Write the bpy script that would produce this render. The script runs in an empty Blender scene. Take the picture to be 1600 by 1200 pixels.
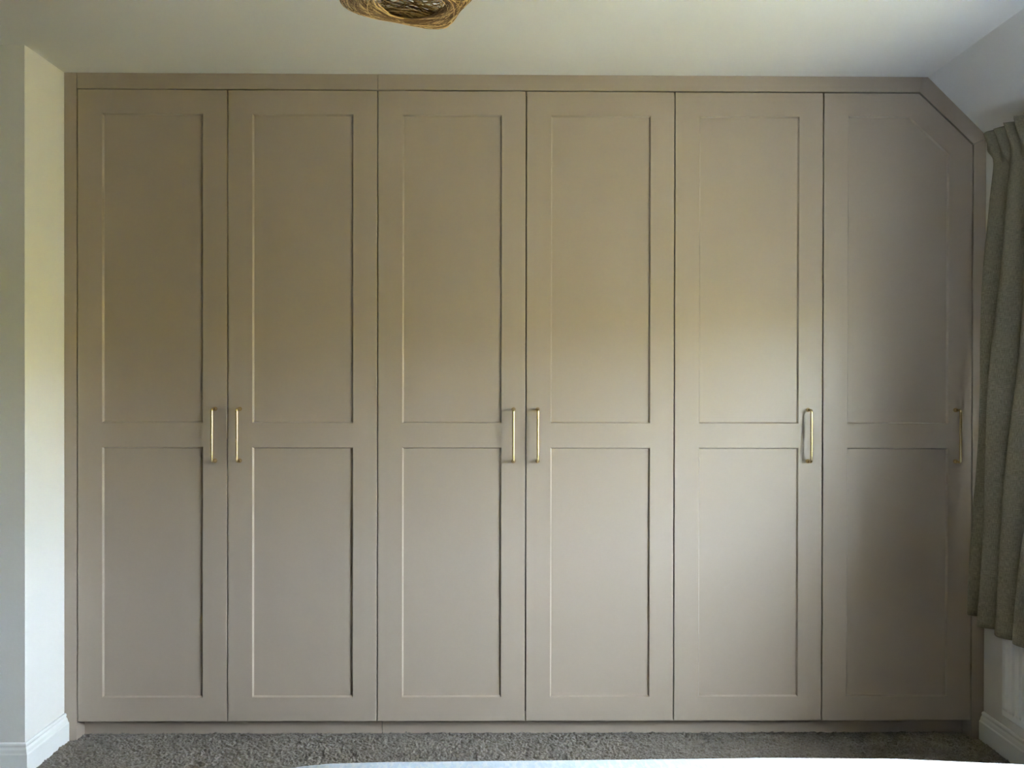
import bpy, bmesh, math, random
import numpy as np
from mathutils import Vector, Matrix, noise
from mathutils.geometry import tessellate_polygon

random.seed(7)
rng = np.random.default_rng(7)
R = math.radians
sc = bpy.context.scene
COL = sc.collection

# ------------------------------------------------------------------ camera
cam = bpy.data.cameras.new('camera')
cam.sensor_width = 36.0
cam.lens = 36.0 * 1202 / 1600
cam.clip_start = 0.02
cam.clip_end = 300
co = bpy.data.objects.new('camera', cam)
COL.objects.link(co)
co.location = (0, -2.76, 1.29)
co.rotation_mode = 'QUATERNION'
q = (Matrix.Rotation(R(-.48), 4, 'Z') @ Matrix.Rotation(R(90 - .22), 4, 'X') @ Matrix.Rotation(R(.11), 4, 'Z')).to_quaternion()
co.rotation_quaternion = q
sc.camera = co

# ------------------------------------------------------------------ sky, sun, exposure
SKY = 7.5
world = bpy.data.worlds.new('sky')
sc.world = world
world.use_nodes = True
wb = world.node_tree.nodes['Background']
wb.inputs['Color'].default_value = (0.79, 0.89, 1.04, 1)      # even, thin bright cloud
# overcast sky: radiance grows gently from the horizon to the zenith
wn = world.node_tree.nodes; wl = world.node_tree.links
w_tc = wn.new('ShaderNodeTexCoord'); w_se = wn.new('ShaderNodeSeparateXYZ')
w_mx = wn.new('ShaderNodeMath'); w_mx.operation = 'MAXIMUM'; w_mx.inputs[1].default_value = 0
w_ma = wn.new('ShaderNodeMath'); w_ma.operation = 'MULTIPLY_ADD'; w_ma.inputs[1].default_value = .3; w_ma.inputs[2].default_value = .7
w_sc = wn.new('ShaderNodeMath'); w_sc.operation = 'MULTIPLY'; w_sc.inputs[1].default_value = SKY
wl.new(w_tc.outputs['Generated'], w_se.inputs[0]); wl.new(w_se.outputs['Z'], w_mx.inputs[0])
wl.new(w_mx.outputs[0], w_ma.inputs[0]); wl.new(w_ma.outputs[0], w_sc.inputs[0]); wl.new(w_sc.outputs[0], wb.inputs['Strength'])
sun = bpy.data.lights.new('sun', 'SUN')
sun.energy = 19.0
sun.color = (1.0, 0.93, 0.80)
sun.angle = R(2)
so = bpy.data.objects.new('sun', sun)
COL.objects.link(so)
so.rotation_euler = Vector((0.62, 0.25, -0.75)).to_track_quat('-Z', 'Y').to_euler()   # high behind the house, falls on the garden

sc.view_settings.view_transform = 'Standard'
sc.view_settings.look = 'None'
sc.view_settings.gamma = 1.0
sc.view_settings.use_curve_mapping = False
sc.view_settings.exposure = 4.0
sc.cycles.max_bounces = 14
sc.cycles.diffuse_bounces = 8
sc.cycles.glossy_bounces = 4
sc.cycles.transparent_max_bounces = 12
sc.cycles.caustics_reflective = False
sc.cycles.caustics_refractive = False
sc.cycles.use_denoising = True

# ------------------------------------------------------------------ materials
def mat(name, col, rough=.6, metal=0.0, spec=.5, bump=None, var=None, sheen=0.0, coords='Object'):
    """bump = (scale, strength, distance); var = (scale, amount) soft colour variation"""
    m = bpy.data.materials.new(name)
    m.use_nodes = True
    nt = m.node_tree
    b = nt.nodes['Principled BSDF']
    b.inputs['Base Color'].default_value = (*col, 1)
    b.inputs['Roughness'].default_value = rough
    b.inputs['Metallic'].default_value = metal
    b.inputs['Specular IOR Level'].default_value = spec
    b.inputs['Sheen Weight'].default_value = sheen
    tc = nt.nodes.new('ShaderNodeTexCoord')
    if var:
        n = nt.nodes.new('ShaderNodeTexNoise')
        n.inputs['Scale'].default_value = var[0]
        n.inputs['Detail'].default_value = 3
        nt.links.new(tc.outputs[coords], n.inputs['Vector'])
        mx = nt.nodes.new('ShaderNodeMix')
        mx.data_type = 'RGBA'
        a = var[1]
        mx.inputs['A'].default_value = (*[c * (1 - a) for c in col], 1)
        mx.inputs['B'].default_value = (*[min(1, c * (1 + a)) for c in col], 1)
        nt.links.new(n.outputs['Fac'], mx.inputs['Factor'])
        nt.links.new(mx.outputs['Result'], b.inputs['Base Color'])
    if bump:
        n = nt.nodes.new('ShaderNodeTexNoise')
        n.inputs['Scale'].default_value = bump[0]
        n.inputs['Detail'].default_value = 2
        nt.links.new(tc.outputs[coords], n.inputs['Vector'])
        bp = nt.nodes.new('ShaderNodeBump')
        bp.inputs['Strength'].default_value = bump[1]
        bp.inputs['Distance'].default_value = bump[2]
        nt.links.new(n.outputs['Fac'], bp.inputs['Height'])
        nt.links.new(bp.outputs['Normal'], b.inputs['Normal'])
    return m

M = {}
M['wall'] = mat('wall_paint', (.75, .735, .705), .85, spec=.25, bump=(90, .12, .002))
M['wall_dark'] = mat('unseen_wall_bounce_cut', (.12, .10, .08), .85, spec=.25, bump=(90, .12, .002))  # invented dark tone for the unseen walls, keeps bounce light low
M['ceiling'] = mat('ceiling_paint', (.70, .69, .67), .9, spec=.2, bump=(70, .12, .002))
M['trim'] = mat('gloss_white_trim', (.78, .79, .78), .35, bump=(30, .08, .002))
M['paint'] = mat('taupe_satin_paint', (.365, .300, .240), .42, spec=.45, bump=(260, .05, .001))
M['inside'] = mat('carcass_gap_shade', (.05, .045, .04), .8)  # near-black puts the shade of the door gaps into the board colour
M['brass'] = mat('satin_brass', (.74, .58, .32), .27, metal=1.0)
M['carpet'] = mat('carpet_pile', (.172, .149, .122), .95, spec=.1, bump=(380, .7, .004), var=(140, .45), sheen=.3)
M['radiator'] = mat('radiator_enamel', (.80, .81, .82), .3)
M['straw'] = mat('straw_strand', (.42, .24, .085), .6)
M['rail'] = mat('curtain_rail_shadow', (.05, .05, .045), .5)  # dark colour stands for the shadow gap above the curtain heading
M['cable'] = mat('white_cable', (.7, .7, .68), .5)
M['upvc'] = mat('window_frame_plastic', (.8, .8, .8), .3)
M['bed'] = mat('bed_base_fabric', (.12, .11, .10), .9)
M['mattress'] = mat('mattress_ticking', (.75, .75, .73), .9)
M['grass'] = mat('lawn_grass', (.15, .13, .04), .9, spec=.1, var=(3, .25))
M['leaf'] = mat('hedge_leaf', (.19, .167, .05), .8, spec=.2, var=(2, .3))
M['bark'] = mat('tree_bark', (.12, .08, .05), .9)

def straw():                      # strand colour differs from strand to strand
    nt = M['straw'].node_tree
    b = nt.nodes['Principled BSDF']
    at = nt.nodes.new('ShaderNodeAttribute'); at.attribute_name = 'tone'
    rp = nt.nodes.new('ShaderNodeValToRGB')
    rp.color_ramp.elements[0].color = (.15, .072, .024, 1)
    rp.color_ramp.elements[1].color = (.86, .59, .25, 1)
    nt.links.new(at.outputs['Fac'], rp.inputs['Fac'])
    nt.links.new(rp.outputs['Color'], b.inputs['Base Color'])
straw()

def linen():                      # woven grey-green curtain cloth, lets a little light through
    m = bpy.data.materials.new('curtain_linen'); m.use_nodes = True
    nt = m.node_tree; b = nt.nodes['Principled BSDF']
    b.inputs['Roughness'].default_value = .95
    b.inputs['Specular IOR Level'].default_value = .1
    uv = nt.nodes.new('ShaderNodeTexCoord')
    def weave(sx, sy):
        mp = nt.nodes.new('ShaderNodeMapping'); mp.inputs['Scale'].default_value = (sx, sy, 1)
        n = nt.nodes.new('ShaderNodeTexNoise'); n.inputs['Scale'].default_value = 1; n.inputs['Detail'].default_value = 2
        nt.links.new(uv.outputs['UV'], mp.inputs['Vector']); nt.links.new(mp.outputs['Vector'], n.inputs['Vector'])
        return n
    a, c = weave(700, 60), weave(60, 700)
    ad = nt.nodes.new('ShaderNodeMath'); ad.operation = 'ADD'
    nt.links.new(a.outputs['Fac'], ad.inputs[0]); nt.links.new(c.outputs['Fac'], ad.inputs[1])
    rp = nt.nodes.new('ShaderNodeMapRange')
    rp.inputs['From Min'].default_value = .75; rp.inputs['From Max'].default_value = 1.25
    nt.links.new(ad.outputs[0], rp.inputs['Value'])
    mx = nt.nodes.new('ShaderNodeMix'); mx.data_type = 'RGBA'
    mx.inputs['A'].default_value = (.15, .136, .098, 1); mx.inputs['B'].default_value = (.29, .265, .20, 1)
    nt.links.new(rp.outputs['Result'], mx.inputs['Factor'])
    nt.links.new(mx.outputs['Result'], b.inputs['Base Color'])
    bp = nt.nodes.new('ShaderNodeBump'); bp.inputs['Strength'].default_value = .3; bp.inputs['Distance'].default_value = .001
    nt.links.new(ad.outputs[0], bp.inputs['Height']); nt.links.new(bp.outputs['Normal'], b.inputs['Normal'])
    tr = nt.nodes.new('ShaderNodeBsdfTranslucent')
    nt.links.new(mx.outputs['Result'], tr.inputs['Color'])
    ms = nt.nodes.new('ShaderNodeMixShader'); ms.inputs['Fac'].default_value = .08
    nt.links.new(b.outputs[0], ms.inputs[1]); nt.links.new(tr.outputs[0], ms.inputs[2])
    nt.links.new(ms.outputs[0], nt.nodes['Material Output'].inputs['Surface'])
    return m
M['linen'] = linen()

def quilt():                      # white bedspread with a pale blue blotchy weave
    m = bpy.data.materials.new('bedspread_cotton'); m.use_nodes = True
    nt = m.node_tree; b = nt.nodes['Principled BSDF']
    b.inputs['Roughness'].default_value = .9
    tc = nt.nodes.new('ShaderNodeTexCoord')
    n = nt.nodes.new('ShaderNodeTexNoise'); n.inputs['Scale'].default_value = 110; n.inputs['Detail'].default_value = 2
    mp = nt.nodes.new('ShaderNodeMapping'); mp.inputs['Scale'].default_value = (1, .45, 1); mp.inputs['Rotation'].default_value = (0, 0, .6)
    nt.links.new(tc.outputs['Object'], mp.inputs['Vector']); nt.links.new(mp.outputs['Vector'], n.inputs['Vector'])
    rp = nt.nodes.new('ShaderNodeValToRGB')
    rp.color_ramp.elements[0].position = .48; rp.color_ramp.elements[0].color = (.42, .47, .55, 1)
    rp.color_ramp.elements[1].position = .58; rp.color_ramp.elements[1].color = (.50, .52, .55, 1)
    nt.links.new(n.outputs['Fac'], rp.inputs['Fac']); nt.links.new(rp.outputs['Color'], b.inputs['Base Color'])
    bp = nt.nodes.new('ShaderNodeBump'); bp.inputs['Strength'].default_value = .6; bp.inputs['Distance'].default_value = .002
    nt.links.new(n.outputs['Fac'], bp.inputs['Height']); nt.links.new(bp.outputs['Normal'], b.inputs['Normal'])
    return m
M['quilt'] = quilt()
M['piping'] = mat('white_cotton_piping', (.88, .88, .87), .9)

def glass():
    m = bpy.data.materials.new('window_glass'); m.use_nodes = True
    nt = m.node_tree; nt.nodes.remove(nt.nodes['Principled BSDF'])
    t = nt.nodes.new('ShaderNodeBsdfTransparent'); t.inputs['Color'].default_value = (.95, .97, .96, 1)
    g = nt.nodes.new('ShaderNodeBsdfGlossy'); g.inputs['Roughness'].default_value = .02
    lw = nt.nodes.new('ShaderNodeLayerWeight')
    pw = nt.nodes.new('ShaderNodeMath'); pw.operation = 'POWER'; pw.inputs[1].default_value = 5
    nt.links.new(lw.outputs['Facing'], pw.inputs[0])
    f = nt.nodes.new('ShaderNodeMapRange'); f.inputs['To Min'].default_value = .03; f.inputs['To Max'].default_value = .8
    nt.links.new(pw.outputs[0], f.inputs['Value'])
    ms = nt.nodes.new('ShaderNodeMixShader')
    nt.links.new(f.outputs[0], ms.inputs['Fac']); nt.links.new(t.outputs[0], ms.inputs[1]); nt.links.new(g.outputs[0], ms.inputs[2])
    nt.links.new(ms.outputs[0], nt.nodes['Material Output'].inputs['Surface'])
    return m
M['glass'] = glass()

# ------------------------------------------------------------------ mesh helpers
def link(name, me, m, parent=None, smooth=False):
    o = bpy.data.objects.new(name, me)
    COL.objects.link(o)
    if m is not None and not me.materials:
        me.materials.append(m)
    if smooth:
        me.shade_smooth()
    if parent is not None:
        o.parent = parent
    return o

def mesh(name, vs, fs):
    me = bpy.data.meshes.new(name)
    me.from_pydata([tuple(v) for v in vs], [], fs)
    me.update()
    bm = bmesh.new(); bm.from_mesh(me)
    bmesh.ops.recalc_face_normals(bm, faces=bm.faces)
    bm.to_mesh(me); bm.free()
    return me

class MB:
    def __init__(s): s.v = []; s.f = []
    def add(s, vs, fs):
        k = len(s.v); s.v += [tuple(v) for v in vs]; s.f += [[i + k for i in f] for f in fs]; return s
    def box(s, x0, x1, y0, y1, z0, z1):
        vs = [(x, y, z) for x in (x0, x1) for y in (y0, y1) for z in (z0, z1)]
        return s.add(vs, [[0, 1, 3, 2], [4, 6, 7, 5], [0, 4, 5, 1], [2, 3, 7, 6], [0, 2, 6, 4], [1, 5, 7, 3]])
    def tube(s, pts, r, n=12, caps=True):
        """r: number or list; rings swept along pts"""
        pts = [Vector(p) for p in pts]
        rs = r if isinstance(r, (list, tuple)) else [r] * len(pts)
        vs, fs = [], []
        t0 = (pts[1] - pts[0]).normalized()
        nrm = t0.orthogonal().normalized()
        for i, p in enumerate(pts):
            a = pts[max(0, i - 1)]; b = pts[min(len(pts) - 1, i + 1)]
            t = (b - a).normalized()
            nrm = (nrm - t * nrm.dot(t)).normalized()
            bn = t.cross(nrm)
            for k in range(n):
                an = 2 * math.pi * k / n
                vs.append(p + (nrm * math.cos(an) + bn * math.sin(an)) * rs[i])
        for i in range(len(pts) - 1):
            for k in range(n):
                fs.append([i * n + k, i * n + (k + 1) % n, (i + 1) * n + (k + 1) % n, (i + 1) * n + k])
        if caps:
            fs.append(list(range(n))[::-1]); fs.append([(len(pts) - 1) * n + k for k in range(n)])
        return s.add(vs, fs)
    def build(s, name, m, parent=None, smooth=False, bevel=0):
        o = link(name, mesh(name, s.v, s.f), m, parent, smooth)
        if bevel:
            md = o.modifiers.new('bevel', 'BEVEL'); md.width = bevel; md.segments = 2; md.limit_method = 'ANGLE'
        return o

def inset(poly, d):
    """offset a convex counter-clockwise polygon inwards by d (outwards if d<0)"""
    n = len(poly); out = []
    for i in range(n):
        p0, p1, p2 = Vector(poly[i - 1]), Vector(poly[i]), Vector(poly[(i + 1) % n])
        e1 = (p1 - p0).normalized(); e2 = (p2 - p1).normalized()
        n1 = Vector((-e1.y, e1.x)); n2 = Vector((-e2.y, e2.x))
        k = d / (1 + n1.dot(n2))
        out.append(tuple(p1 + (n1 + n2) * k))
    return out

def slab(outer, holes=(), y0=0.0, thick=.02, ch=.0012, hole_profile=()):
    """board in the xz plane facing -y: chamfered outline, routed holes with a profile of (inset, depth)"""
    mb = MB()
    rings = [(inset(outer, ch), y0), (inset(outer, ch * .3), y0 + ch * .35), (outer, y0 + ch), (outer, y0 + thick)]
    front = [Vector((*p, 0)) for p in rings[0][0]]
    loops = [front] + [[Vector((*p, 0)) for p in h] for h in holes]
    flat = [v for l in loops for v in l]
    tris = tessellate_polygon(loops)
    mb.add([(v.x, y0, v.y) for v in flat], [list(t) for t in tris])
    n = len(outer)
    for (a, ya), (b, yb) in zip(rings, rings[1:]):
        mb.add([(p[0], ya, p[1]) for p in a] + [(p[0], yb, p[1]) for p in b],
               [[i, (i + 1) % n, n + (i + 1) % n, n + i] for i in range(n)])
    back = [Vector((*p, 0)) for p in outer]
    mb.add([(v.x, y0 + thick, v.y) for v in back], [list(range(n))])
    for h in holes:
        m_ = len(h)
        pr = [(0, 0)] + list(hole_profile)
        for (da, ya), (db, yb) in zip(pr, pr[1:]):
            a, b = inset(h, da), inset(h, db)
            mb.add([(p[0], y0 + ya, p[1]) for p in a] + [(p[0], y0 + yb, p[1]) for p in b],
                   [[i, (i + 1) % m_, m_ + (i + 1) % m_, m_ + i] for i in range(m_)])
    me = bpy.data.meshes.new('slab')
    me.from_pydata(mb.v, [], mb.f)
    bm = bmesh.new(); bm.from_mesh(me)
    bmesh.ops.remove_doubles(bm, verts=bm.verts, dist=1e-6)
    bmesh.ops.recalc_face_normals(bm, faces=bm.faces)
    bm.to_mesh(me); bm.free()
    return me

def empty(name, loc, label, cat, group=None):
    o = bpy.data.objects.new(name, None); COL.objects.link(o)
    o.location = loc; o.empty_display_size = .1
    tag(o, label, cat, group)
    return o

def tag(o, label, cat, group=None):
    o['label'] = label; o['category'] = cat
    if group: o['group'] = group
    return o

def struct(o, label=None):
    o['kind'] = 'structure'
    if label: o['label'] = label
    return o

# ------------------------------------------------------------------ the room
XL, XR, ZC = -1.576, 1.730, 2.387         # return wall, window wall, ceiling
YB, YR = 0.60, -0.225                     # wall behind the wardrobe, left nib wall
YF, XLL = -4.8, -3.0                      # wall behind the camera, far left wall
SX, SZ = 1.518, 2.178                     # sloped ceiling: (SX, ZC) down to (XR, SZ)
TH = .27
WY0, WY1, WZ0, WZ1 = -2.27, -0.45, .78, 1.62   # window opening in the right wall

# carpeted floor: the visible strip is modelled tuft by tuft as a height field
fl = MB(); fl.box(XLL - .1, XR + TH, YF - .1, YB + .1, -.12, -.006)
floor = struct(fl.build('floor', M['carpet']), 'grey brown carpet')
def blur(a, t):
    for _ in range(t):
        a = (np.roll(a, 1, 0) + 2 * a + np.roll(a, -1, 0)) / 4
        a = (np.roll(a, 1, 1) + 2 * a + np.roll(a, -1, 1)) / 4
    return a
def pile_grid(x0, x1, y0, y1, nx, ny, base):
    X, Y = np.meshgrid(np.linspace(x0, x1, nx), np.linspace(y0, y1, ny))
    h1 = blur(rng.random((ny, nx)), 1); h1 = (h1 - h1.mean()) / h1.std()
    h2 = blur(rng.random((ny, nx)), 14); h2 = (h2 - h2.mean()) / h2.std()
    H = .0021 * h1 + .0010 * h2 + .0005
    X = X + rng.normal(0, .0008, X.shape); Y = Y + rng.normal(0, .0008, Y.shape)
    idx = np.arange(nx * ny).reshape(ny, nx) + base
    q = np.stack([idx[:-1, :-1], idx[:-1, 1:], idx[1:, 1:], idx[1:, :-1]], -1).reshape(-1, 4)
    return np.stack([X, Y, H], -1).reshape(-1, 3), q
V1, Q1 = pile_grid(XL - .05, XR + .03, -.42, .09, 1350, 200, 0)      # finest where the photograph looks
V2, Q2 = pile_grid(XLL, XR + .02, -3.6, -.419, 860, 590, len(V1))
V3, Q3 = pile_grid(XLL, XL - .049, -.42, YR + .01, 240, 42, len(V1) + len(V2))
V = np.concatenate([V1, V2, V3]).astype(np.float32); quads = np.concatenate([Q1, Q2, Q3])
pm = bpy.data.meshes.new('carpet_pile')
pm.vertices.add(len(V)); pm.vertices.foreach_set('co', V.ravel())
pm.loops.add(quads.size); pm.loops.foreach_set('vertex_index', quads.ravel().astype(np.int32))
pm.polygons.add(len(quads)); pm.polygons.foreach_set('loop_start', (np.arange(len(quads)) * 4).astype(np.int32))
pm.update(calc_edges=True); pm.validate()
pile = link('carpet_pile', pm, M['carpet'], floor)
pile['kind'] = 'stuff'

ce = MB(); ce.box(XLL - .1, SX, YF - .1, YB + .1, ZC, ZC + .15)
struct(ce.build('ceiling', M['ceiling']), 'flat white ceiling')
e = .11
sl = [(SX, YF - .1, ZC), (XR, YF - .1, SZ), (XR + TH + .1, YF - .1, SZ), (XR + TH + .1, YF - .1, ZC + .15), (SX, YF - .1, ZC + .15)]
vs = sl + [(x, YB + .1, z) for x, y, z in sl]
struct(link('ceiling', mesh('ceiling', vs, [[0, 1, 2, 3, 4], [5, 9, 8, 7, 6]] + [[i, (i + 1) % 5, 5 + (i + 1) % 5, 5 + i] for i in range(5)]),
       M['ceiling']), 'sloping white ceiling above the curtain')

w = MB(); w.box(XLL - .1, XR + TH, YB, YB + .1, -.1, ZC)
struct(w.build('wall_back', M['wall']))
w = MB(); w.box(XLL - .1, XL, YR, YB, -.1, ZC)
struct(w.build('wall_left', M['wall']), 'white wall nib left of the wardrobe')
w = MB(); w.box(XLL - .1, XLL, YF, YR, -.1, ZC)
struct(w.build('wall_far_left', M['wall_dark']))
w = MB(); w.box(XLL - .1, XR + TH, YF - .1, YF, -.1, ZC)
struct(w.build('wall_front', M['wall_dark']))
w = MB()
w.box(XR, XR + TH, WY1, YB, -.1, SZ + .001)
w.box(XR, XR + TH, YF, WY0, -.1, SZ + .001)
w.box(XR, XR + TH, WY0, WY1, -.1, WZ0)
w.box(XR, XR + TH, WY0, WY1, WZ1, SZ + .001)
struct(w.build('wall_right', M['wall']), 'white window wall behind curtain and radiator')

# window: plastic frame, three lights with glass
wx = XR + TH - .12
win = MB()
win.box(wx, wx + .06, WY0, WY1, WZ0, WZ0 + .05); win.box(wx, wx + .06, WY0, WY1, WZ1 - .05, WZ1)
for y in (WY0, WY0 + (WY1 - WY0) / 3 - .025, WY0 + 2 * (WY1 - WY0) / 3 - .025, WY1 - .05):
    win.box(wx, wx + .06, y, y + .05, WZ0 + .05, WZ1 - .05)
window = struct(win.build('window_1', M['upvc'], bevel=.004), 'white three light window')
for i in range(3):
    y0 = WY0 + (WY1 - WY0) / 3 * i + .02; y1 = WY0 + (WY1 - WY0) / 3 * (i + 1) - .02
    g = MB(); g.box(wx + .028, wx + .032, y0, y1, WZ0 + .045, WZ1 - .045)
    g.build('window_pane', M['glass'], window)
s = MB(); s.box(XR - .03, wx, WY0 - .03, WY1 + .03, WZ0 - .0, WZ0 + .022)
s.build('window_sill', M['trim'], window, bevel=.004)

# skirting boards
PROF = [(0, .100), (.005, .100), (.008, .097), (.009, .092), (.0075, .088), (.0085, .085), (.012, .080), (.0135, .074),
        (.0145, .070), (.0165, .068), (.018, .065), (.018, 0)]
def skirting(name, path, label):
    """path: xy points; the profile is swept on the right-hand side, mitred at corners"""
    n = len(path); dirs = [(Vector(path[i + 1]) - Vector(path[i])).normalized() for i in range(n - 1)]
    vs, fs = [], []
    for i, p in enumerate(path):
        da = dirs[max(0, i - 1)]; db = dirs[min(n - 2, i)]
        na = Vector((da.y, -da.x)); nb = Vector((db.y, -db.x))
        mv = (na + nb) / (1 + na.dot(nb))
        for d, z in PROF:
            vs.append((p[0] + mv.x * d, p[1] + mv.y * d, z))
        vs.append((p[0], p[1], 0))
    m_ = len(PROF) + 1
    for i in range(n - 1):
        for j in range(m_):
            fs.append([i * m_ + j, i * m_ + (j + 1) % m_, (i + 1) * m_ + (j + 1) % m_, (i + 1) * m_ + j])
    fs.append(list(range(m_))); fs.append([(n - 1) * m_ + j for j in range(m_)])
    return struct(link(name, mesh(name, vs, fs), M['trim']), label)
skirting('baseboard_left', [(XLL, YR), (XL, YR), (XL, -.0005)], 'white moulded skirting on the left wall nib')
skirting('baseboard_right', [(XR, -.0005), (XR, YF)], 'white moulded skirting under the radiator')

# ------------------------------------------------------------------ fitted wardrobe
GX = [-1.530, -.995, -.459, .0727, .6065, 1.142, 1.683]
DZ0, DZT = .068, 2.331
CX, CZ = 1.4885, 2.146                    # where the slope starts on the door top, where it ends on its side
G = .0018
PROFILE = [(.0006, .0006), (.0022, .0030), (.0034, .0064), (.0050, .0078)]
ward = empty('fitted_wardrobe', (0.05, 0.3, 0),
             'taupe six-door shaker fitted wardrobe filling the wall between carpet and ceiling', 'wardrobe')
def part(name, me, m, parent=ward, smooth=False):
    o = link(name, me, m, None, smooth)
    o.parent = parent
    o.matrix_parent_inverse = parent.matrix_world.inverted() if parent is not ward else Matrix.Translation(-Vector(ward.location))
    return o

def handle_mesh(x):
    """slim round bar with tight rounded elbows, standing on two small domed feet"""
    mb = MB(); r = .0044; st = .035; er = .007
    z0, z1 = 1.0035, 1.1885
    pts = [(x, -.004, z0), (x, -st + er, z0)]
    pts += [(x, -st + er - er * math.sin(a), z0 + er - er * math.cos(a)) for a in (R(22), R(45), R(68), R(90))]
    pts += [(x, -st, z0 + (z1 - z0) * k / 6) for k in range(1, 6)]
    pts += [(x, -st + er - er * math.cos(a), z1 - er + er * math.sin(a)) for a in (0, R(22), R(45), R(68), R(90))]
    pts += [(x, -.004, z1)]
    mb.tube(pts, r, 14)
    for z in (z0, z1):
        prof = [(0.0, .0070), (-.002, .0076), (-.006, .0078), (-.009, .0070), (-.0115, .0056), (-.014, .0045), (-.018, .0041)]
        mb.tube([(x, y, z) for y, _ in prof], [a for _, a in prof], 18)
    return mesh('handle', mb.v, mb.f)

hx = [GX[1] - .0425, GX[1] + .0455, GX[3] - .0440, GX[3] + .0425, GX[5] - .0540, GX[6] - .0620]
for i in range(6):
    x0, x1 = GX[i] + G, GX[i + 1] - G
    zt = DZT - .0032
    st = .0868
    xa, xb = GX[i] + st + .002, GX[i + 1] - st
    if i < 5:
        outer = [(x0, DZ0), (x1, DZ0), (x1, zt), (x0, zt)]
        up = [(xa, 1.1385), (xb, 1.1385), (xb, 2.2425), (xa, 2.2425)]
    else:
        outer = [(x0, DZ0), (x1, DZ0), (x1, CZ - .002), (CX - .0025, zt), (x0, zt)]
        up = [(xa, 1.1385), (xb, 1.1385), (xb, 2.110), (1.4505, 2.2455), (xa, 2.2455)]
    lo = [(xa, .154), (xb, .154), (xb, 1.0515), (xa, 1.0515)]
    d = part('door', slab(outer, [lo, up], 0, .020, .0016, PROFILE), M['paint'])
    if i == 5:
        d['label'] = 'end door with its top right corner cut off at an angle'
    for p in (lo, up):
        q = inset(p, .004)
        part('door_panel', slab(q, [], .0078, .008, .0001), M['paint'], d)
    part('handle', handle_mesh(hx[i]), M['brass'], d, True)['label'] = 'slim brass bar handle'

# end panels, scribes and plinth around the doors
part('end_panel', slab([(XL, 0), (GX[0] - G, 0), (GX[0] - G, ZC), (XL, ZC)], [], 0, .058, .0010), M['paint'])
part('end_panel', slab([(GX[6] + G, 0), (XR, 0), (XR, SZ - .012), (GX[6] + G, CZ)], [], 0, .058, .0010), M['paint'])
SE = .0006
part('top_infill', slab([(GX[0] - G + SE * 2, DZT), (GX[2] - SE, DZT), (GX[2] - SE, ZC), (GX[0] - G + SE * 2, ZC)], [], 0.0008, .02, .0009), M['paint'])
part('top_infill', slab([(GX[2] + SE, DZT), (CX, DZT + .0012), (1.505, ZC), (GX[2] + SE, ZC)], [], 0, .02, .0009), M['paint'])
part('top_infill', slab([(CX + .0008, DZT + .001), (GX[6] + G, CZ + .0015), (XR, SZ - .011), (XR, SZ), (SX, ZC), (1.506, ZC)], [], 0, .02, .0009), M['paint'])
part('plinth', slab([(GX[0] - G, 0), (-.450, 0), (-.450, DZ0 + .02), (GX[0] - G, DZ0 + .02)], [], .052, .018, .0010), M['paint'])
part('plinth', slab([(-.4475, 0), (GX[6] + G, 0), (GX[6] + G, DZ0 + .02), (-.4475, DZ0 + .02)], [], .0535, .018, .0010), M['paint'])
part('carcass', slab([(XL + .02, DZ0 + .02), (XR - .02, DZ0 + .02), (XR - .02, CZ - .01), (CX, DZT - .004), (XL + .02, DZT - .004)], [], .036, .54, .002), M['inside'])

# ------------------------------------------------------------------ radiator under the window
RX, RY1, RY0, RZ0, RZ1 = 1.645, -.232, -2.1, .185, .60
rad = empty('radiator', (RX, (RY0 + RY1) / 2, 0), 'white ribbed panel radiator on the wall below the grey green curtain', 'radiator')
def rpart(name, mb, m, bevel=0, smooth=False):
    o = mb.build(name, m, None, smooth, bevel); o.parent = rad
    o.matrix_parent_inverse = Matrix.Translation(-Vector(rad.location)); return o
prof = []; y = RY1
while y > RY0:
    for dy, dx in ((0, 0), (.004, 0), (.009, .006), (.0245, .006), (.0295, 0)):
        prof.append((y - dy, dx))
    y -= .0335
prof.append((RY0, 0))
n = len(prof)
def ribs(xf, sgn):
    mb = MB(); cols = []
    zz = [(RZ0, .004), (RZ0 + .004, .0), (RZ0 + .022, 0), (RZ0 + .034, 1), (RZ1 - .034, 1), (RZ1 - .022, 0), (RZ1 - .004, 0), (RZ1, .004)]
    vs, fs = [], []
    for z, f in zz:
        for yy, dx in prof:
            d = dx if f == 1 else (0 if f == 0 else .004)
            vs.append((xf + sgn * (-dx if f == 1 else d) , yy, z))
    for a in range(len(zz) - 1):
        for b in range(n - 1):
            fs.append([a * n + b, a * n + b + 1, (a + 1) * n + b + 1, (a + 1) * n + b])
    k = len(vs); t = .012 * sgn
    vs += [(xf + t, RY1, RZ0), (xf + t, RY0, RZ0), (xf + t, RY0, RZ1), (xf + t, RY1, RZ1)]
    fs += [[k, k + 1, k + 2, k + 3], [k + i for i in (0,)] + [0] + [n - 1, k + 1]]
    top = (len(zz) - 1) * n
    fs += [[k + 3, top, top + n - 1, k + 2],
           [k] + [a * n for a in range(len(zz))] + [k + 3], [k + 1] + [a * n + n - 1 for a in range(len(zz))] + [k + 2]]
    return mb.add(vs, fs)
rpart('front_panel', ribs(RX, 1), M['radiator'])
b = MB(); b.box(RX + .045, RX + .055, RY0, RY1, RZ0, RZ1); rpart('rear_panel', b, M['radiator'], .002)
for yy in (RY1 - .006, RY0):
    b = MB(); b.box(RX + .008, RX + .052, yy, yy + .006, RZ0 + .03, RZ1 + .004)
    rpart('side_cover', b, M['radiator'], .001)
b = MB(); yy = RY0
while yy < RY1:
    b.box(RX + .006, RX + .052, yy, yy + .008, RZ1, RZ1 + .004); yy += .018
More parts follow.
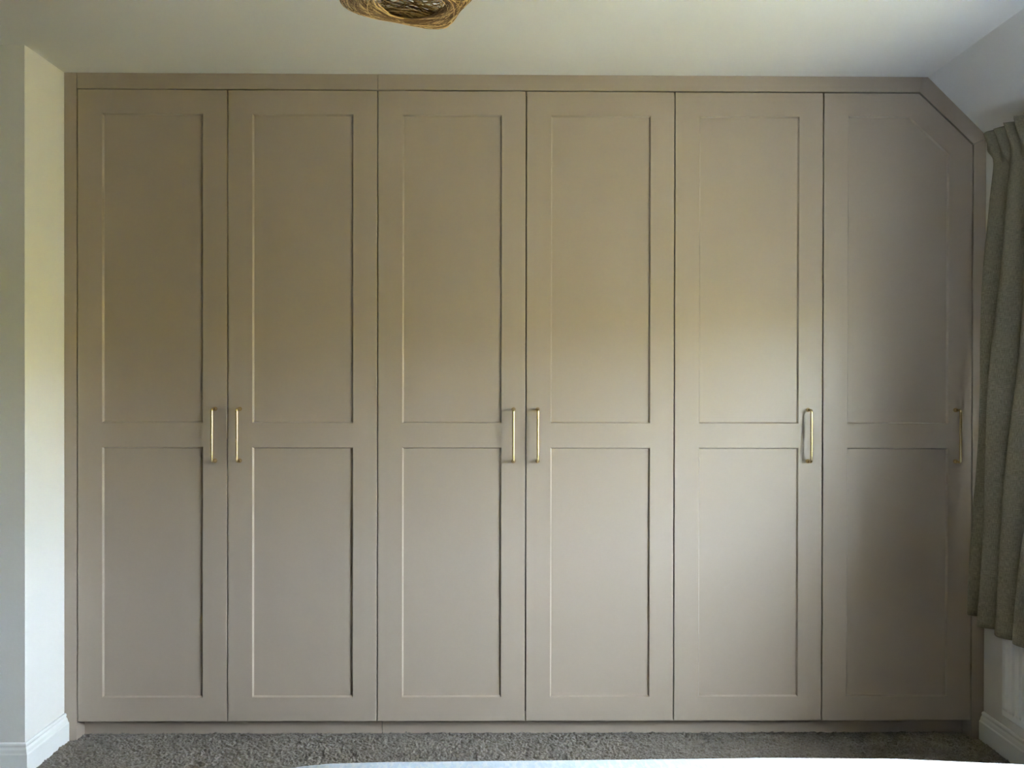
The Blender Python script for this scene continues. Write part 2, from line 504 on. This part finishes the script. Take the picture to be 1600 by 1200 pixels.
b.box(RX + .004, RX + .010, RY0, RY1, RZ1 - .002, RZ1 + .006); b.box(RX + .048, RX + .054, RY0, RY1, RZ1 - .002, RZ1 + .006)
rpart('top_grille', b, M['radiator'])
for yy in (RY1 - .25, RY0 + .25):
    b = MB(); b.box(RX + .055, XR - .001, yy, yy + .03, RZ0 + .04, RZ1 - .05)
    rpart('wall_bracket', b, M['radiator'])
b = MB(); b.tube([(RX + .03, RY0 - .03, .0), (RX + .03, RY0 - .03, RZ0 + .02), (RX + .03, RY0 + .01, RZ0 + .03)], .0075)
rpart('pipe', b, M['trim'], 0, True)

# ------------------------------------------------------------------ curtain
def smooth(t):
    t = max(0.0, min(1.0, t)); return t * t * (3 - 2 * t)
def curtain():
    NF, RES = 8, 44                          # folds, steps per fold
    y_first, pitch = -.165, .1
    # line of the fold crests: (z, x)
    tabs = ([(.50, 1.575), (1.06, 1.596), (1.36, 1.609), (1.70, 1.627), (1.92, 1.643), (2.03, 1.655)],
            [(.50, 1.543), (.90, 1.560), (1.28, 1.585), (1.65, 1.616), (1.90, 1.634), (2.03, 1.650)],
            [(.50, 1.533), (1.04, 1.581), (1.28, 1.601), (1.54, 1.617), (1.90, 1.632), (2.03, 1.650)])
    def crest(z, k):
        t = tabs[min(k, 2)]
        if z <= t[0][0]: return t[0][1]
        for (za, xa), (zb, xb) in zip(t, t[1:]):
            if z <= zb:
                return xa + (xb - xa) * (z - za) / (zb - za)
        return t[-1][1]
    nu = NF * RES
    zb, zt, zh = .498, 2.137, 2.045
    zs = np.concatenate([np.linspace(zb, 1.9, 70), np.linspace(1.91, zt, 46)])
    vs, uvs = [], []
    for z in zs:
        for i in range(nu + 1):
            u = i / RES - .30                     # fold number, crest at whole numbers
            uu = max(0.0, u)
            k = max(0, min(NF - 1, int(round(u))))
            a = int(uu); fr = smooth(uu - a)
            c = crest(z, min(a, NF - 1)) * (1 - fr) + crest(z, min(a + 1, NF - 1)) * fr
            ph = u - round(u)
            # hanging folds: each leans over the valley behind it
            t = min(1, max(0, (2.03 - z) / .45))
            depth = (.020 + .068 * t) * (1 + .14 * math.sin(k * 2.3 + 1))
            v = .5 - .5 * math.cos(2 * math.pi * ph)
            v = v ** (1.0 - .15 * t)
            xl = c + depth * v
            yl = y_first - pitch * (u + .21 * t * math.sin(2 * math.pi * ph)) + .007 * math.sin(z * 4.3 + k * 1.9) * t
            xl += .004 * math.sin(z * 7 + k * 2.1 + ph * 3) * t
            if z < .9: xl = min(xl, 1.636 + max(0, z - .62) * .25)      # the radiator pushes the lower hem out
            # heading: pinched pleats on a stiff band
            th = max(0, (z - zh) / (zt - zh))
            q = ph * 2.0                                # two narrow pleats to each fold
            w3 = max(0, math.cos(math.pi * q)) if abs(ph) < .25 else max(0, math.cos(math.pi * (abs(q) - 1)))
            w3 = w3 ** 1.6
            xh = 1.672 - (.012 + .034 * w3 * (.35 + .65 * th))
            yh = y_first - pitch * u + .012 * w3 * (th - .3)
            b = smooth((z - (zh - .045)) / .06)
            x = xl + (xh - xl) * b; y = yl + (yh - yl) * b
            z2 = z
            if u < 0:                              # stiff leading end of the band sticks out past the first pleat
                f = -u / .30
                fl = smooth((z - 2.035) / .07)
                y += .020 * f * fl - .012 * f * (1 - fl)
                z2 -= .020 * f * fl * th
                x += .006 * f * b
            z2 += .005 * math.sin(u * 5.1) * max(0, 1 - (z - zb) / .3) + .003 * math.sin(u * 9.2) * smooth((z - 2.10) / .03)
            vs.append((x, y, z2)); uvs.append((i / RES * .24, z))
    nr = len(zs)
    fs = [[j * (nu + 1) + i, j * (nu + 1) + i + 1, (j + 1) * (nu + 1) + i + 1, (j + 1) * (nu + 1) + i] for j in range(nr - 1) for i in range(nu)]
    me = bpy.data.meshes.new('curtain'); me.from_pydata(vs, [], fs)
    ul = me.uv_layers.new(name='UVMap')
    for lp in me.loops: ul.data[lp.index].uv = uvs[lp.vertex_index]
    o = link('curtain', me, M['linen'], None, True)
    md = o.modifiers.new('cloth', 'SOLIDIFY'); md.thickness = .0022; md.offset = 0
    return o
cu = tag(curtain(), 'grey green linen curtain with pinch pleats hanging in front of the radiator', 'curtain')
rl = empty('curtain_rail', (1.70, -1.4, 2.128), 'slim curtain rail coloured with the shadow at the top of the pleated curtain', 'rail')
b = MB(); b.box(1.690, 1.702, -3.25, -.13, 2.105, 2.135)
o = b.build('rail', M['rail'], rl, bevel=.002); o.matrix_parent_inverse = Matrix.Translation(-Vector(rl.location))
for yy in (-.30, -1.6, -3.1):
    b = MB(); b.box(1.700, XR, yy, yy + .02, 2.11, 2.13)
    o = b.build('bracket', M['rail'], rl, bevel=.001); o.matrix_parent_inverse = Matrix.Translation(-Vector(rl.location))

# ------------------------------------------------------------------ bed: only the foot edge of the bedspread is in view
BX0, BX1, BY1, BY0, BZ = -.40, 1.47, -1.36, -3.45, .600
bed = empty('bed', ((BX0 + BX1) / 2, (BY0 + BY1) / 2, 0), 'low upholstered bed under the white bedspread', 'bed')
def bpart(name, mb, m, bevel):
    o = mb.build(name, m, bed, False, bevel); o.matrix_parent_inverse = Matrix.Translation(-Vector(bed.location)); return o
b = MB(); b.box(BX0 + .03, BX1 - .03, BY0, BY1 - .03, .10, .33); bpart('bed_base', b, M['bed'], .015)
b = MB(); b.box(BX0 + .025, BX1 - .025, BY0 + .01, BY1 - .025, .33, .575); bpart('mattress', b, M['mattress'], .04)
for x in (BX0 + .1, BX1 - .15):
    for yy in (BY0 + .08, BY1 - .14):
        b = MB(); b.box(x, x + .05, yy, yy + .05, 0, .10); bpart('leg', b, M['bark'], .004)

def bed_top(x):
    return BZ + .0035 + float(np.interp(x, [-.40, -.37, -.32, -.22, .13, .48, .71, .94, 1.2, 1.47],
                                         [-.019, -.014, -.009, -.006, -.0035, 0, -.0023, -.013, -.021, -.028]))
def spread():
    nu, nv = 170, 130
    drop = .24; r = .022
    vs = []
    def rail(sv, a):            # distance past the edge -> (outward, down)
        q = math.pi / 2 * r
        if sv <= 0: return sv, 0
        if sv < q: return r * math.sin(sv / r), r * (1 - math.cos(sv / r))
        return r + .012 * math.sin(a * 26) * min(1, (sv - q) / .1), r + sv - q
    Lx = BX1 - BX0 - 2 * r; Ly = BY1 - BY0 - r
    us = np.concatenate([np.linspace(-drop, 0, 18), np.linspace(0, Lx, nu)[1:], Lx + np.linspace(0, drop, 18)[1:]])
    vv = np.concatenate([np.linspace(-drop, -.05, 14), np.linspace(-.045, .04, 20), np.linspace(.05, Ly, nv)])
    for v in vv:
        for u in us:
            x = BX0 + r + min(max(u, 0), Lx); y = BY1 - r - max(v, 0)
            oy, dy = rail(-v, x); ox = dx = 0
            if u < 0: o_, dx = rail(-u, y); ox = -o_
            if u > Lx: ox, dx = rail(u - Lx, y)
            if v >= 0: oy = dy = 0
            z = bed_top(x) - max(dx, dy)
            if dx == 0 and dy == 0:
                z += .0016 * noise.noise(Vector((x * 9, y * 9, 0))) + .0008 * noise.noise(Vector((x * 60, y * 60, 3)))
            vs.append((x + ox, y + oy, z))
    W = len(us)
    fs = [[j * W + i, j * W + i + 1, (j + 1) * W + i + 1, (j + 1) * W + i] for j in range(len(vv) - 1) for i in range(W - 1)]
    me = bpy.data.meshes.new('bedspread'); me.from_pydata(vs, [], fs)
    o = link('bedspread', me, M['quilt'], None, True)
    md = o.modifiers.new('cloth', 'SOLIDIFY'); md.thickness = .006; md.offset = -1
    # rolled white piping along the top edge
    pts = [(x, BY1 - .010, bed_top(x) - .002) for x in np.linspace(BX0 + .02, BX1 - .02, 70)]
    p = MB(); p.tube(pts, .0042, 10)
    p.build('piping', M['piping'], o, True)
    return o
tag(spread(), 'white bedspread with pale blue mottled weave over the bed in the foreground', 'bedspread')

# ------------------------------------------------------------------ straw pendant lamp
LC = Vector((-.195, -1.222, 2.141))          # centre of the shade
LA, LH = .124, .098                          # half width, half height
lamp = empty('pendant_lamp', tuple(LC), 'woven straw pendant lampshade of soft square form hanging from the ceiling', 'lamp')
lamp.rotation_euler = (0, 0, R(24))
def lpart(name, mb, m, smooth=True):
    return mb.build(name, m, lamp, smooth)
def shell(d, jit=0):
    p = 6.5
    d = d.normalized()
    r = (abs(d.x / LA) ** p + abs(d.y / LA) ** p + abs(d.z / LH) ** p) ** (-1 / p)
    r *= 1 + .03 * noise.noise(d * 2.2 + Vector((4, 2, 9)))
    return d * (r + jit)
HB = R(33)                                   # half angle of the opening underneath
def strands():
    vs, fs, tone = [], [], []
    N = 245; seg = 96
    made = 0
    while made < N:
        low = made < 130                     # these wind round the opening underneath
        nrm = Vector((random.gauss(0, 1), random.gauss(0, 1), random.gauss(0, 1))).normalized()
        th = R(random.choice((random.uniform(30, 90), random.uniform(65, 90))))
        if low:
            nrm = Vector((random.gauss(0, .16), random.gauss(0, .16), -1)).normalized(); th = R(random.uniform(38, 66))
        a = math.acos(max(-1, min(1, -nrm.z)))
        clear = abs(a - th)
        clear2 = abs((math.pi - a) - th)
        if clear < HB or clear2 < R(30): continue
        u = nrm.orthogonal().normalized(); w_ = nrm.cross(u)
        jit = random.uniform(-.0035, .0015); rad_ = random.choice((.0007, .0009, .0012))
        ph = random.random() * 6.28
        pts = [shell(nrm * math.cos(th + .03 * math.sin(3 * f + ph)) + (u * math.cos(f) + w_ * math.sin(f)) * math.sin(th + .03 * math.sin(3 * f + ph)), jit)
               for f in (2 * math.pi * i / seg for i in range(seg))]
        k = len(vs); tn = random.random() ** 1.6
        for i, p in enumerate(pts):
            t = (pts[(i + 1) % seg] - pts[i - 1]).normalized()
            o_ = p.normalized(); o_ = (o_ - t * o_.dot(t)).normalized(); s_ = t.cross(o_)
            for q_ in range(3):
                an = 2 * math.pi * q_ / 3
                vs.append(p + (o_ * math.cos(an) + s_ * math.sin(an)) * rad_); tone.append(tn)
        for i in range(seg):
            i2 = (i + 1) % seg
            for q_ in range(3):
                q2 = (q_ + 1) % 3
                fs.append([k + i * 3 + q_, k + i * 3 + q2, k + i2 * 3 + q2, k + i2 * 3 + q_])
        made += 1
    me = bpy.data.meshes.new('lampshade'); me.from_pydata(vs, [], fs)
    at = me.attributes.new('tone', 'FLOAT', 'POINT'); at.data.foreach_set('value', tone)
    return me
ls = link('lampshade', strands(), M['straw'], lamp)
ls['label'] = 'cage of glued straw strands'
b = MB(); b.tube([(0, 0, ZC - LC.z - .03), (0, 0, .02)], .003, 8); lpart('cord', b, M['cable'])
pr = [(ZC - LC.z, .045), (ZC - LC.z - .006, .045), (ZC - LC.z - .022, .034), (ZC - LC.z - .032, .012), (ZC - LC.z - .036, .004)]
b = MB(); b.tube([(0, 0, z) for z, _ in pr], [r_ for _, r_ in pr], 24); lpart('ceiling_rose', b, M['cable'])
pr = [(.09, .006), (.085, .019), (.045, .021), (.04, .014)]
b = MB(); b.tube([(0, 0, z) for z, _ in pr], [r_ for _, r_ in pr], 20); lpart('lamp_holder', b, M['cable'])
pr = [(.042, .013), (.03, .015), (.018, .024), (.002, .030), (-.014, .027), (-.024, .017), (-.029, .004)]
b = MB(); b.tube([(0, 0, z) for z, _ in pr], [r_ for _, r_ in pr], 20); lpart('bulb', b, M['radiator'])

# ------------------------------------------------------------------ the garden the window looks on to
g = MB(); g.box(-30, 120, -80, 80, -3.1, -3.0)
struct(g.build('ground', M['grass']), 'lawn outside the window')
hd = bmesh.new()
bmesh.ops.create_grid(hd, x_segments=160, y_segments=26, size=.5)
for v in hd.verts:
    u, t = v.co.x, v.co.y + .5
    yy = u * 110
    top = 5.1 + .35 * noise.noise(Vector((yy * .25, 0, 0))) + .35 * noise.noise(Vector((yy * .9, 1, 0)))
    an = t * math.pi
    n3 = noise.noise(Vector((yy * .8, t * 6, 2))) * .8
    v.co = Vector((16 - math.cos(an) * (2.2 + n3 * .5), yy, -3.0 + top * math.sin(an) ** .55 + n3 * .15 * math.sin(an)))
me = bpy.data.meshes.new('hedge'); hd.to_mesh(me); hd.free()
tag(link('hedge', me, M['leaf'], None, True), 'tall green garden hedge beyond the lawn outside the window', 'hedge')
